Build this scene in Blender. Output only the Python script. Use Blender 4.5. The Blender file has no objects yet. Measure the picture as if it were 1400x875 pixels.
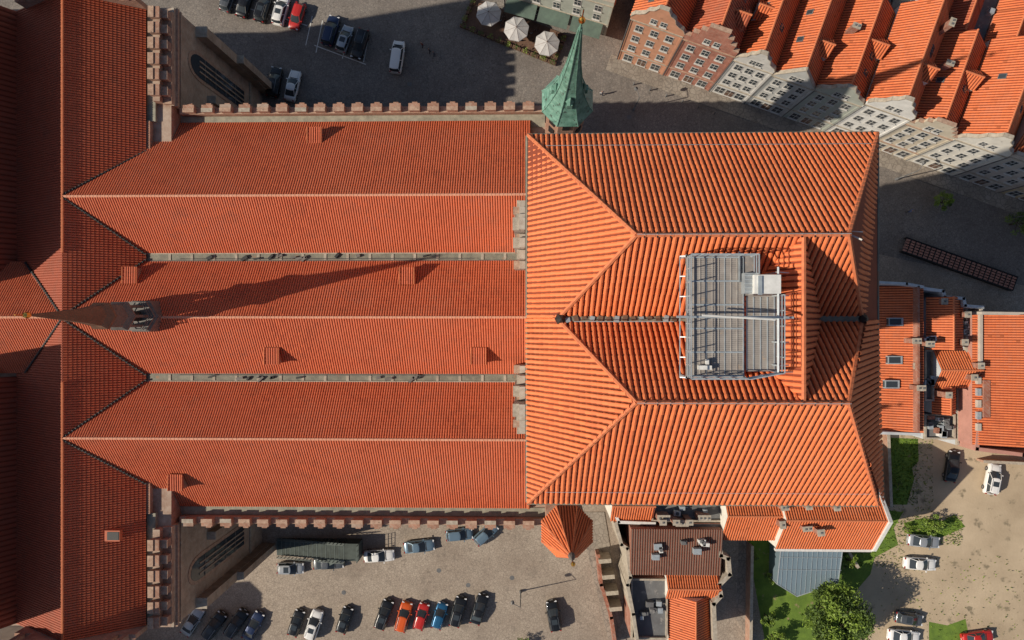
import bpy, bmesh, math, random
from mathutils import Vector, Matrix
random.seed(11)
rnd=random.random
def U(a,b): return a+(b-a)*rnd()
# ------------------------------------------------------------------ survey
CAM_H=105.0; F=946.0; TH=math.atan(22/F)
RC=Matrix.Rotation(TH,3,'Y')
def S(px,py,h=0.0):
    d=RC@Vector(((px-700)/F,(437.5-py)/F,-1)); t=(CAM_H-h)/(-d.z)
    return Vector((d.x*t,d.y*t,h))
# ------------------------------------------------------------------ materials
def newmat(name):
    m=bpy.data.materials.new(name); m.use_nodes=True
    nt=m.node_tree; b=nt.nodes["Principled BSDF"]; return m,nt,b
def N(nt,t,**k):
    n=nt.nodes.new(t)
    for a,v in k.items(): setattr(n,a,v)
    return n
def mix(nt,fac,a,b,blend='MIX'):
    n=N(nt,'ShaderNodeMix',data_type='RGBA',blend_type=blend)
    def put(i,v):
        if isinstance(v,bpy.types.NodeSocket): nt.links.new(v,n.inputs[i])
        elif isinstance(v,(int,float)): n.inputs[i].default_value=v
        else: n.inputs[i].default_value=(v[0],v[1],v[2],1)
    put(0,fac); put(6,a); put(7,b)
    return n.outputs[2]
def ramp(nt,src,p0,p1):
    n=N(nt,'ShaderNodeMapRange'); nt.links.new(src,n.inputs[0])
    n.inputs[1].default_value=p0; n.inputs[2].default_value=p1; return n.outputs[0]
def scale(nt,src,k):
    n=N(nt,'ShaderNodeMath',operation='MULTIPLY'); nt.links.new(src,n.inputs[0]); n.inputs[1].default_value=k; return n.outputs[0]
def noise(nt,scale,detail=5,co=None,rough=.6):
    n=N(nt,'ShaderNodeTexNoise'); n.inputs['Scale'].default_value=scale
    n.inputs['Detail'].default_value=detail; n.inputs['Roughness'].default_value=rough
    if co is not None: nt.links.new(co,n.inputs['Vector'])
    return n.outputs['Fac']
def simple(name,c1,c2=None,rough=.8,sc=1.0,metal=0,bump=0,bsc=8,coat=0,spots=None):
    m,nt,b=newmat(name); c2=c2 or tuple(x*.7 for x in c1)
    co=N(nt,'ShaderNodeTexCoord').outputs['Object']
    f=ramp(nt,noise(nt,sc,6,co),.32,.68); col=mix(nt,f,c1,c2)
    if spots: col=mix(nt,ramp(nt,noise(nt,spots[1],3,co),spots[2],spots[2]+.08),col,spots[0])
    nt.links.new(col,b.inputs['Base Color']); b.inputs['Roughness'].default_value=rough
    b.inputs['Metallic'].default_value=metal
    if coat: b.inputs['Coat Weight'].default_value=coat
    if bump:
        bp=N(nt,'ShaderNodeBump'); bp.inputs['Strength'].default_value=bump; bp.inputs['Distance'].default_value=.05
        nt.links.new(noise(nt,bsc,4,co),bp.inputs['Height']); nt.links.new(bp.outputs[0],b.inputs['Normal'])
    return m
def tilemat(name,ca,cb,cc,dirt=.35,odd=2.0,pale=.35):
    m,nt,b=newmat(name)
    uv=N(nt,'ShaderNodeUVMap'); fl=N(nt,'ShaderNodeVectorMath',operation='FLOOR'); nt.links.new(uv.outputs[0],fl.inputs[0])
    wn=N(nt,'ShaderNodeTexWhiteNoise',noise_dimensions='2D'); nt.links.new(fl.outputs[0],wn.inputs['Vector'])
    co=N(nt,'ShaderNodeTexCoord').outputs['Object']
    col=mix(nt,wn.outputs['Value'],ca,cb)
    big=ramp(nt,noise(nt,.13,5,co,.6),.36,.68)
    col=mix(nt,big,col,mix(nt,wn.outputs['Value'],cc,ca))
    col=mix(nt,scale(nt,ramp(nt,noise(nt,.55,8,co,.7),.50,.78),dirt),col,(.12,.05,.03))
    col=mix(nt,scale(nt,ramp(nt,noise(nt,.22,7,co,.75),.56,.75),pale),col,(.58,.26,.15))
    if odd<1: col=mix(nt,ramp(nt,wn.outputs['Value'],odd,odd+.004),col,tuple(x*.6 for x in ca))
    nt.links.new(col,b.inputs['Base Color']); b.inputs['Roughness'].default_value=.7
    return m
T_MAIN=tilemat('terracotta_tile',(.66,.145,.055),(.52,.105,.042),(.55,.140,.070),.35,2,.25)
T_TOW=tilemat('tower_tile',(.78,.205,.066),(.64,.150,.050),(.70,.20,.078),.28,2,.25)
T_PAN=simple('tile_channel',(.24,.048,.02),(.18,.036,.016),.9,2)
T_HSE=tilemat('house_tile',(.70,.18,.055),(.60,.14,.045),(.62,.19,.085),.4,.985)
T_HSE2=tilemat('old_house_tile',(.52,.13,.055),(.42,.10,.045),(.42,.15,.09),.5,.985)
T_SHADE=tilemat('transept_tile_painted_shade',(.36,.075,.032),(.28,.055,.025),(.28,.07,.04),.6,2,.1)  # darkened roof tile: shade of the left transept slope put into the colour
T_DARK=tilemat('dark_tile',(.17,.095,.07),(.12,.07,.05),(.14,.09,.07),.5)
M_RIDGE=simple('ridge_mortar',(.70,.36,.24),(.60,.25,.15),.85,3)
M_RIDGE2=simple('tower_ridge_tile',(.62,.20,.085),(.50,.14,.06),.85,4)
def brickmat(name,c1,c2,mo,sc=1.0):
    m,nt,b=newmat(name)
    co=N(nt,'ShaderNodeTexCoord').outputs['Object']
    sx=N(nt,'ShaderNodeSeparateXYZ'); nt.links.new(co,sx.inputs[0])
    ad=N(nt,'ShaderNodeMath',operation='ADD'); nt.links.new(sx.outputs[0],ad.inputs[0]); nt.links.new(sx.outputs[1],ad.inputs[1])
    cb=N(nt,'ShaderNodeCombineXYZ'); nt.links.new(ad.outputs[0],cb.inputs[0]); nt.links.new(sx.outputs[2],cb.inputs[1])
    br=N(nt,'ShaderNodeTexBrick'); nt.links.new(cb.outputs[0],br.inputs['Vector'])
    br.inputs['Scale'].default_value=sc; br.inputs['Brick Width'].default_value=.5; br.inputs['Row Height'].default_value=.2; br.inputs['Mortar Size'].default_value=.02
    br.inputs['Color1'].default_value=(*c1,1); br.inputs['Color2'].default_value=(*c2,1); br.inputs['Mortar'].default_value=(*mo,1)
    f=ramp(nt,noise(nt,.5,7,co,.7),.35,.7)
    col=mix(nt,f,br.outputs['Color'],tuple(x*.5 for x in c1))
    col=mix(nt,scale(nt,ramp(nt,noise(nt,1.7,5,co,.7),.5,.7),.5),col,mo)
    nt.links.new(col,b.inputs['Base Color']); b.inputs['Roughness'].default_value=.9
    return m
BRICK=brickmat('church_brick',(.45,.24,.16),(.34,.16,.10),(.45,.36,.28))
BRICK2=brickmat('parapet_brick',(.46,.25,.17),(.34,.17,.115),(.45,.36,.29))
BRICKL=brickmat('brightened_flank_brick',(.48,.35,.26),(.45,.30,.21),(.48,.43,.36))  # lighter copy of the church brick, brightening painted in for the shaded flank
BRICKH=brickmat('house_brick',(.40,.15,.09),(.33,.11,.07),(.4,.33,.28))
STONE=simple('coping_stone',(.45,.40,.33),(.28,.24,.19),.9,2.5)
COPB=simple('coping_brick',(.48,.34,.25),(.30,.18,.13),.9,2.2,spots=((.2,.14,.1),3,.6))
LEAD=simple('gutter_lead',(.25,.235,.18),(.13,.125,.10),.7,1.5,spots=((.3,.17,.1),.8,.62))
GREYFLAT=simple('bitumen_roof',(.16,.165,.17),(.10,.10,.105),.85,.6,spots=((.24,.23,.22),1.1,.6))
COPPER=simple('green_copper',(.20,.38,.31),(.07,.18,.14),.6,1.4,spots=((.05,.07,.06),2.5,.58))
BRONZE=simple('brown_spire_metal',(.21,.115,.075),(.13,.075,.05),.55,1.2)
LEADG=simple('weathered_lead',(.17,.155,.14),(.10,.09,.085),.6,2)
GOLD=simple('gold',(.8,.5,.12),(.7,.4,.1),.25,3,metal=1)
DARK=simple('dark_void',(.012,.012,.014),(.02,.02,.02),.6)
m,nt,b=newmat('window_glass'); b.inputs['Base Color'].default_value=(.04,.05,.06,1); b.inputs['Roughness'].default_value=.08; GLASS=m
m,nt,b=newmat('greenhouse_glass'); b.inputs['Base Color'].default_value=(.20,.27,.32,1); b.inputs['Roughness'].default_value=.2; b.inputs['Metallic'].default_value=.2; GHG=m
WHITE=simple('white_paint',(.72,.72,.70),(.55,.55,.53),.6,3)
FRAME=simple('window_frame',(.55,.54,.52),(.44,.43,.41),.6,3)
STEEL=simple('galvanised_steel',(.46,.51,.54),(.33,.37,.40),.45,3,metal=.3)
DECKM=simple('steel_grating',(.31,.285,.265),(.20,.185,.175),.7,2.2,spots=((.38,.30,.23),3,.62))
WOOD=simple('weathered_wood',(.17,.095,.06),(.10,.055,.04),.8,3)
def cobble(name,c1,c2,joint,sc,big=.05,tint=(.55,.5,.48)):
    m,nt,b=newmat(name); co=N(nt,'ShaderNodeTexCoord').outputs['Object']
    v=N(nt,'ShaderNodeTexVoronoi',feature='F1'); v.inputs['Scale'].default_value=sc; nt.links.new(co,v.inputs['Vector'])
    e=N(nt,'ShaderNodeTexVoronoi',feature='DISTANCE_TO_EDGE'); e.inputs['Scale'].default_value=sc; nt.links.new(co,e.inputs['Vector'])
    s=N(nt,'ShaderNodeSeparateColor'); nt.links.new(v.outputs['Color'],s.inputs[0])
    col=mix(nt,s.outputs[0],c1,c2)
    col=mix(nt,ramp(nt,e.outputs['Distance'],.0,.09),joint,col)
    f=ramp(nt,noise(nt,big,7,co,.72),.40,.62)
    col=mix(nt,f,col,mix(nt,.5,col,(c2[0]*tint[0],c2[1]*tint[1],c2[2]*tint[2])))
    g=ramp(nt,noise(nt,1.3,6,co,.75),.55,.72)
    col=mix(nt,g,col,mix(nt,.3,col,(.05,.04,.035)))
    h=ramp(nt,noise(nt,.35,4,co,.6),.60,.66)
    col=mix(nt,scale(nt,h,.35),col,(c2[0]*.5,c2[1]*.5,c2[2]*.5))
    nt.links.new(col,b.inputs['Base Color']); b.inputs['Roughness'].default_value=.85
    bp=N(nt,'ShaderNodeBump'); bp.inputs['Strength'].default_value=.4; bp.inputs['Distance'].default_value=.03
    nt.links.new(e.outputs['Distance'],bp.inputs['Height']); nt.links.new(bp.outputs[0],b.inputs['Normal'])
    return m
COB=cobble('cobblestone',(.41,.345,.28),(.34,.285,.23),(.20,.165,.135),2.8,.09)
COBD=cobble('street_cobbles',(.25,.22,.195),(.19,.17,.155),(.11,.10,.09),2.8,.12)
SLAB=cobble('pavement_slab',(.34,.30,.255),(.28,.245,.205),(.16,.14,.12),1.5,.2)
DIRT=simple('sandy_dirt',(.50,.40,.28),(.36,.28,.19),.95,.16,bump=.5,bsc=3,spots=((.22,.18,.12),.45,.60))
GRASS=simple('grass',(.15,.24,.03),(.08,.14,.02),.95,.7,bump=.9,bsc=6,spots=((.24,.20,.10),.9,.62))
BARK=simple('bark',(.09,.065,.045),(.05,.035,.025),.9,4)
LEAF1=simple('leaf_light',(.20,.29,.035),(.13,.21,.025),.6,1.5); LEAF2=simple('leaf_dark',(.085,.14,.02),(.05,.09,.015),.7,1.5)
def plaster(name,c): return simple(name,c,tuple(x*.8 for x in c),.9,.8,spots=(tuple(x*.6 for x in c),1.5,.66))
RUBBER=simple('tyre_rubber',(.02,.02,.02),(.03,.03,.03),.9)
HUB=simple('alloy',(.4,.4,.42),(.3,.3,.3),.35,metal=.7)
LAMPW=simple('headlamp',(.7,.72,.75),(.6,.6,.62),.15); LAMPR=simple('tail_lamp',(.35,.01,.01),(.25,.01,.01),.3)
# ------------------------------------------------------------------ mesh builder
class MB:
    def __init__(s): s.v=[];s.f=[];s.m=[];s.uv=[];s.sm=[]
    def poly(s,pts,mi=0,uv=None,sm=False):
        i=len(s.v); s.v+= [tuple(p) for p in pts]; s.f.append(list(range(i,i+len(pts)))); s.m.append(mi); s.uv.append(uv); s.sm.append(sm)
    def raw(s,vs,fs,mi=0,sm=False,uvs=None):
        i=len(s.v); s.v+=[tuple(p) for p in vs]
        for k,f in enumerate(fs):
            s.f.append([i+a for a in f]); s.m.append(mi if not isinstance(mi,list) else mi[k]); s.uv.append(uvs[k] if uvs else None); s.sm.append(sm)
    def box(s,c,sz,ang=0,mi=0):
        ca,sa=math.cos(ang),math.sin(ang); vs=[]
        for z in(-.5,.5):
            for x,y in((-.5,-.5),(.5,-.5),(.5,.5),(-.5,.5)):
                X=x*sz[0];Y=y*sz[1]; vs.append((c[0]+X*ca-Y*sa,c[1]+X*sa+Y*ca,c[2]+z*sz[2]))
        s.raw(vs,[(3,2,1,0),(4,5,6,7),(0,1,5,4),(1,2,6,5),(2,3,7,6),(3,0,4,7)],mi)
    def bb(s,x0,x1,y0,y1,z0,z1,mi=0): s.box(((x0+x1)/2,(y0+y1)/2,(z0+z1)/2),(abs(x1-x0),abs(y1-y0),abs(z1-z0)),0,mi)
    def tube(s,p,q,r,n=6,mi=0,r2=None):
        p=Vector(p);q=Vector(q); d=(q-p)
        if d.length<1e-6: return
        d.normalize(); a=d.orthogonal().normalized(); b=d.cross(a); r2=r if r2 is None else r2
        vs=[p+(a*math.cos(t)+b*math.sin(t))*r for t in [2*math.pi*i/n for i in range(n)]]+[q+(a*math.cos(t)+b*math.sin(t))*r2 for t in [2*math.pi*i/n for i in range(n)]]
        s.raw(vs,[(i,(i+1)%n,n+(i+1)%n,n+i) for i in range(n)]+[tuple(range(n-1,-1,-1)),tuple(range(n,2*n))],mi)
    def loft(s,c,rings,n=8,mi=0,ph=0,cap=True):
        vs=[];fs=[]
        for r,z in rings:
            for i in range(n):
                t=2*math.pi*i/n+ph; vs.append((c[0]+r*math.cos(t),c[1]+r*math.sin(t),z))
        for k in range(len(rings)-1):
            for i in range(n): fs.append((k*n+i,k*n+(i+1)%n,(k+1)*n+(i+1)%n,(k+1)*n+i))
        if cap: fs.append(tuple(range((len(rings)-1)*n,len(rings)*n)))
        s.raw(vs,fs,mi)
    def slab(s,pts,nrm,th,mi=0):
        nrm=Vector(nrm); a=[Vector(p) for p in pts]; b=[p+nrm*th for p in a]; n=len(a)
        s.raw(a+b,[tuple(range(n-1,-1,-1)),tuple(range(n,2*n))]+[(i,(i+1)%n,n+(i+1)%n,n+i) for i in range(n)],mi)
    def build(s,name,mats,parent=None):
        me=bpy.data.meshes.new(name); me.from_pydata(s.v,[],s.f)
        for m_ in mats: me.materials.append(m_)
        me.polygons.foreach_set('material_index',s.m); me.polygons.foreach_set('use_smooth',s.sm)
        if any(u is not None for u in s.uv):
            ul=me.uv_layers.new(name='UVMap'); data=[]
            for f,u in zip(s.f,s.uv):
                if u is None: data+= [0.0,0.0]*len(f)
                else:
                    for a in u: data+=[a[0],a[1]]
            ul.data.foreach_set('uv',data)
        me.update(); ob=bpy.data.objects.new(name,me); bpy.context.scene.collection.objects.link(ob)
        if parent: ob.parent=parent
        return ob
def empty(name,loc=(0,0,0)):
    e=bpy.data.objects.new(name,None); e.location=loc; e.empty_display_size=.5; bpy.context.scene.collection.objects.link(e); return e
CA5=[(math.cos(t),math.sin(t)) for t in [math.pi*i/4 for i in range(5)]]
def facet(mb,pts,w=.3,course=.4,r=.085,mi=0,mip=1,duty=.36,jit=.0):
    pts=[Vector(p) for p in pts]; n=Vector((0,0,0))
    for i in range(len(pts)):
        a=pts[i];b=pts[(i+1)%len(pts)]; n+=Vector(((a.y-b.y)*(a.z+b.z),(a.z-b.z)*(a.x+b.x),(a.x-b.x)*(a.y+b.y)))
    n.normalize()
    if n.z<0: n=-n; pts.reverse()
    d=(Vector((0,0,-1))+n*n.z).normalized(); u=n.cross(d); o=pts[0]
    P=[((p-o).dot(u),(p-o).dot(d)) for p in pts]
    mb.poly(pts,mip,[(a/w,b_/(course or .4)) for a,b_ in P])
    us=[p[0] for p in P]; hw=w*duty; off=rnd()*500//1
    k=math.floor(min(us)/w)
    while k*w<max(us):
        uc=(k+.5)*w; vs=[]
        for i in range(len(P)):
            a=P[i];b_=P[(i+1)%len(P)]
            if (a[0]-uc)*(b_[0]-uc)<0: vs.append(a[1]+(b_[1]-a[1])*(uc-a[0])/(b_[0]-a[0]))
        vs.sort()
        for j in range(0,len(vs)-1,2):
            v,vb=vs[j],vs[j+1]
            if vb-v<.05: continue
            V=[];Fs=[];UV=[]
            while v<vb-1e-4:
                ve=min((math.floor(v/course+1e-4)+1)*course,vb) if course else vb
                du=U(-jit,jit); dn=U(0,jit*.6)
                i0=len(V)
                for vv,s_ in((v,.84),(ve,1.0)):
                    for c_,sn in CA5: V.append(o+u*(uc+du+hw*s_*c_)+d*vv+n*(r*s_*sn+.004+dn+(0.015 if s_==1 else 0)))
                tv=(v+ve)/2/(course or .4)
                for q in range(4): 
                    Fs.append((i0+q,i0+q+5,i0+q+6,i0+q+1)); UV.append([(k+.5+off,tv)]*4)
                v=ve
            mb.raw(V,Fs,mi,False,UV)
        k+=1
def ridge(mb,p,q,r=.17,step=.42,mi=2):
    p=Vector(p);q=Vector(q);L=(q-p).length;n=max(1,int(L/step));
    for i in range(n): mb.tube(p.lerp(q,i/n),p.lerp(q,(i+1.05)/n),r*.85,6,mi,r)
def gable(mb,c,ang,L,W,ze,zr,ha=0,hb=0,w=.34,course=.45,wall=None,ridgey=0,tri=True,r=.08):
    ca,sa=math.cos(ang),math.sin(ang)
    def g(x,y,z): return Vector((c[0]+x*ca-y*sa,c[1]+x*sa+y*ca,z))
    A=g(-L/2,-W/2,ze);B=g(L/2,-W/2,ze);C=g(L/2,W/2,ze);D=g(-L/2,W/2,ze);R0=g(-L/2+ha,ridgey,zr);R1=g(L/2-hb,ridgey,zr)
    facet(mb,[A,B,R1,R0],w,course,r); facet(mb,[D,R0,R1,C],w,course,r)
    if ha: facet(mb,[A,R0,D],w,course,r); ridge(mb,A,R0,.13); ridge(mb,D,R0,.13)
    elif tri: mb.poly([A,R0,D],3)
    if hb: facet(mb,[B,C,R1],w,course,r); ridge(mb,B,R1,.13); ridge(mb,C,R1,.13)
    elif tri: mb.poly([B,C,R1],3)
    ridge(mb,R0,R1,.14)
# ------------------------------------------------------------------ CHURCH
Y0=.3
church=empty('gothic_brick_church')
ZR=31.5; XR=-50.2; XW=.3
rf=MB()
TA=dict(w=.27,course=.42,r=.062,jit=.006,duty=.40)
for sg in(1,-1):
    Y=lambda y:Y0+sg*y
    ye0=22.9 if sg>0 else 22.2
    facet(rf,[(XR,Y(13.05),ZR),(XW,Y(13.05),ZR),(XW,Y(7.35),27.1),(XR,Y(7.35),27.1)],**TA)
    facet(rf,[(XR,Y(13.05),ZR),(XW,Y(13.05),ZR),(XW,Y(ye0),24.4),(XR,Y(ye0),24.4)],**TA)
    facet(rf,[(-82,Y(0),ZR+.05),(XW,Y(0),ZR+.05),(XW,Y(6.35),27.1),(-82,Y(6.35),27.1)],**TA)
    ridge(rf,(XR,Y(13.05),ZR),(XW,Y(13.05),ZR),.15)
    ye=35.3
    facet(rf,[(XR,Y(0),ZR),(XR,Y(ye),ZR),(-43.5,Y(ye),27.2),(-43.5,Y(0),27.2)],**TA)
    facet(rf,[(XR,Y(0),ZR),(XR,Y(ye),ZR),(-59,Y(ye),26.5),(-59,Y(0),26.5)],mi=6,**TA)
    yn=3.6 if sg>0 else 6.8
    facet(rf,[(-68,Y(yn),44),(-68,Y(ye),44),(-59,Y(ye),26.5),(-59,Y(yn),26.5)],w=.6,course=None,mi=6)  # unseen tall roof, added to throw shade on the left transept slope
    facet(rf,[(-68,Y(yn),44),(-68,Y(ye),44),(-77,Y(ye),26.5),(-77,Y(yn),26.5)],w=.6,course=None)
    for yy in(yn,ye): rf.poly([(-59,Y(yy),26.4),(-68,Y(yy),44),(-77,Y(yy),26.4)],5)
    ridge(rf,(XR,Y(7),ZR),(XR,Y(ye),ZR),.17,mi=3)
    for a,b_ in (((-43.5,18.9,27.25),(-50.2,13.2,31.55)),((-43.5,7.2,27.3),(-50.2,13.0,31.55)),((-43.5,6.5,27.3),(-50.2,.1,31.6)),((-57,6.2,27.8),(-50.2,.1,31.6))):
        rf.tube((a[0],Y(a[1]),a[2]+.03),(b_[0],Y(b_[1]),b_[2]+.03),.1,5,4)
        p=Vector((a[0],Y(a[1]),a[2]+.05)); q=Vector((b_[0],Y(b_[1]),b_[2]+.05))
        for i in range(26):
            c_=p.lerp(q,i/26); rf.box(c_,(.22,.16,.12),U(0,1.5),4)
ridge(rf,(-82,Y0,ZR+.07),(XW,Y0,ZR+.07),.15)
for sg in(1,-1):
    rf.tube((XW-.25,Y0+sg*13.05,31.6),(XW-.25,Y0+sg*22.2,24.6),.12,6,3)
rf.build('tiled_roofs',[T_MAIN,T_PAN,M_RIDGE,M_RIDGE2,DARK,BRICK2,T_SHADE],church)
wl=MB()
wl.bb(-42,2.5,Y0-23.8,Y0+24.3,0,24.2,0)
wl.bb(-86,-41.0,Y0-35.6,Y0+35.6,0,26.4,0)
for sg in(1,-1):
    q_=-.4 if sg>0 else -.85
    Y=lambda y:Y0+sg*y
    O=lambda y:Y0+sg*(y+q_)
    wl.slab([(XW-.1,Y(21.8),24),(XW-.1,Y(21.8),24.3),(XW-.1,Y(13.05),31.3),(XW-.1,Y(7.2),27),(XW-.1,Y(0),31.3),(XW-.1,Y(0),24)],(1,0,0),.4,0)
    # stepped transept gable with pinnacles
    for i in range(7):
        z_=[29.5,32.5,35.5,38,35.5,32.5,29.5][i]; xa=-43.4-i*(13.6/7); 
        wl.bb(xa-13.6/7,xa,Y(35.05),Y(35.6),26.4,z_,0); wl.bb(xa-13.6/7+.7,xa-.7,Y(35.0),Y(35.65),z_,z_+2.4,0); wl.loft((xa-.97,Y(35.3)),[(.45,z_+2.4),(.05,z_+3.8)],4,2,math.pi/4)
    wl.bb(-43.6,-43.1,Y(18),Y(22.4),23,27.1,0)
    wl.bb(-41.0,-40.7,O(24.75),Y(35.6),0,26.4,7)
    wl.bb(-40.6,2.4,Y(22.2),O(24.05),24.2,24.32,9)
    wl.bb(-43.6,-42.6,Y(22.4),Y(35.0),26.4,26.85,9)
    wl.bb(-44,-.9,Y(6.2),Y(7.45),26.85,27.0,1)
    wl.bb(-44,-.9,Y(6.32),Y(6.45),27.0,27.12,4); wl.bb(-44,-.9,Y(7.2),Y(7.33),27.0,27.12,2)
    for i in range(16): wl.bb(-41+i*2.55,-40.7+i*2.55,Y(6.5),Y(7.2),27.0,27.07,2)
    for i in range(13):
        x=U(-38,-8) if i>5 else U(-33,-25); wl.box((x,Y(6.85+U(-.2,.2)),27.15),(U(.2,.9),U(.15,.35),.3),U(0,1),3 if i%2 else 4)
    wl.tube((-40,Y(6.6),27.25),(-6,Y(6.6),27.3),.03,4,4)
    # aisle parapet
    wl.bb(-40.6,2.4,O(24.1),O(24.75),24.2,25.2,0)
    wl.bb(-40.6,2.4,O(24.05),O(24.8),25.2,25.3,8)
    x=-39.8
    while x<1.5:
        zt_=26.1+U(-.08,.08)
        wl.bb(x,x+1.2,O(24.1),O(24.85),25.3,zt_,0); wl.bb(x-.05,x+1.25,O(24.05),O(24.5),zt_,zt_+.13,8 if rnd()<.75 else 2)
        wl.bb(x-.05,x+1.25,O(24.5),O(24.92),zt_-.1,zt_+.02,0)
        wl.bb(x+.3,x+.9,O(24.92),O(25.2),20,25.7,0)
        x+=2.18
    # transept parapet
    wl.bb(-42.5,-41.7,O(24.9),Y(35.0),26.4,27.6,0)
    wl.bb(-41.7,-40.7,O(24.8),Y(35.0),26.4,26.9,8)
    y=25.0
    while y<34.6:
        k_=U(-.08,.08)
        wl.bb(-42.6,-41.5,Y(y),Y(y+1.15),27.6,28.3+k_,0); wl.bb(-42.65,-42.0,Y(y-.05),Y(y+1.2),28.3+k_,28.45+k_,8); wl.bb(-42.0,-41.4,Y(y-.05),Y(y+1.2),28.15,28.33+k_,0)
        wl.bb(-41.5,-40.75,Y(y+.15),Y(y+1.0),26.9,27.75+k_,0); wl.bb(-41.5,-40.7,Y(y+.1),Y(y+1.05),27.75+k_,27.85+k_,8)
        y+=1.75
    wl.bb(-40.7,-40.45,O(24.8),Y(35.7),25.6,26.0,8); wl.bb(-40.7,-40.55,O(24.8),Y(35.7),24.8,25.1,7)
    wl.bb(-40.7,-40.5,O(24.8),Y(35.7),4.6,5.0,2)
    wl.bb(-40.7,-39.4,Y(34.4),Y(35.6),0,21,7); wl.bb(-39.4,-38.6,Y(34.5),Y(35.5),0,12,7); wl.bb(-39.4,-38.5,Y(34.45),Y(35.55),12,12.2,2); wl.bb(-40.7,-39.3,Y(34.35),Y(35.65),21,21.2,2)
    wl.bb(-40.7,-38.6,O(24.9),O(26.0),0,14,7); wl.bb(-40.7,-39.6,O(24.9),O(25.9),14,20,7); wl.bb(-38.6,-37.6,O(24.95),O(25.9),0,7,2); wl.bb(-40.7,-38.5,O(24.85),O(26.05),14,14.0+.2,2)
    wl.bb(-40.7,-39.7,Y(27.2),Y(28.1),0,18,7); wl.bb(-40.7,-39.6,Y(27.15),Y(28.15),18,18.2,2)
    def arch(x,yc,hw,z0,z1,dx,mi):
        pts=[(x,yc-hw,z0),(x,yc+hw,z0)]
        zs=z1-hw*1.7
        for t in range(0,6): 
            a=t/5; pts.append((x,yc+hw*(1-a**1.7),zs+(z1-zs)*math.sin(a*math.pi/2)**.9))
        for t in range(4,-1,-1):
            a=t/5; pts.append((x,yc-hw*(1-a**1.7),zs+(z1-zs)*math.sin(a*math.pi/2)**.9))
        wl.slab(pts,(1,0,0),dx,mi)
    yc=Y(31.0)
    arch(-40.7,yc,1.8,6.5,23.2,.08,8); arch(-40.62,yc,1.35,7,22.6,.04,5)
    for k in(-.65,0,.65): wl.bb(-40.58,-40.48,yc+k-.08,yc+k+.08,7,20.5,7)
    for z in(10,13,16,19): wl.bb(-40.58,-40.5,yc-1.3,yc+1.3,z,z+.1,4)
    for i in range(7):
        xc=-36+i*5.4
        pts=[(xc-1.3,O(24.7),6),(xc+1.3,O(24.7),6),(xc+1.3,O(24.7),17.5),(xc+.8,O(24.7),19.3),(xc,O(24.7),20.8),(xc-.8,O(24.7),19.3),(xc-1.3,O(24.7),17.5)]
        wl.slab(pts,(0,sg,0),.06,5)
        wl.bb(xc+2.3,xc+3.1,O(24.7),O(26.0),0,17,0)
    # stepped pinnacles by the tower
    for k,(ya,yb,zz) in enumerate(((5.2,6.1,30.0),(6.1,7.1,32),(7.1,8.2,33.6),(8.2,8.7,32.6),(8.7,10,35.5),(10,10.6,34),(10.6,11.4,33.4),(11.4,12.3,32))):
        dx=.35*(k%2)
        wl.bb(-1.45+dx,-.35,Y(ya+.03),Y(yb-.03),24,zz,6); wl.bb(-1.55+dx,-.9,Y(ya),Y(yb),zz,zz+.14,2 if k%3 else 8); wl.bb(-.9,-.3,Y(ya+.05),Y(yb-.05),zz,zz+.35,6)
wl.build('walls_and_parapets',[BRICK2,LEAD,STONE,DARK,LEADG,GLASS,simple('pale_brick',(.50,.45,.39),(.36,.29,.24),.9,1.5),BRICKL,COPB,simple('walkway_lead',(.34,.32,.25),(.20,.19,.15),.75,1.5)],church)
# dormers
dm=MB()
def zroof(y):
    a=abs(y-Y0)
    if a<6.35: return 31.5-a*.69
    if a<13.05: return 27.1+(a-7.35)*.772
    return 31.5-(a-13.05)*.75
for px,py in((433,187),(183,376),(558,377),(375,487),(655,487),(245,658)):
    z=29
    for _ in range(6): p=S(px,py,z); z=zroof(p.y)
    a=abs(p.y-Y0); out=(1 if p.y>Y0 else -1)
    if 6.35<a<13.05: out=-out
    w_=.7; y1=p.y-out*1.0; y2=p.y+out*.75; z1=zroof(y1)+.14; z2=z1+.02; zb=zroof(y2)-.1
    x0=p.x-w_;x1=p.x+w_
    facet(dm,[(x0-.15,y1,z1+.05),(x1+.15,y1,z1+.05),(x1+.15,y2+out*.12,z2-.02),(x0-.15,y2+out*.12,z2-.02)],.26,.4,.07)
    dm.poly([(x0,y2,zb),(x1,y2,zb),(x1,y2,z2),(x0,y2,z2)],2)
    for x in(x0,x1): dm.poly([(x,y1,z1),(x,y2,z2),(x,y2,zb)],2)
    for x in(x0-.1,x1+.1): dm.tube((x,y1,z1+.1),(x,y2+out*.12,z2+.06),.07,5,4)
    dm.box(((x0+x1)/2,y2+out*.02,(zb+z2)/2),(1.0,.06,(z2-zb)*.6),0,3)
dm.box((-46.0,Y0-24.2,29.25),(1.7,1.2,.5),0,5); dm.box((-45.9,Y0-24.2,29.52),(1.3,.9,.06),0,3)
dm.build('dormer_hatches',[T_MAIN,T_PAN,BRICK2,DARK,M_RIDGE2,T_HSE2],church)
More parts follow.
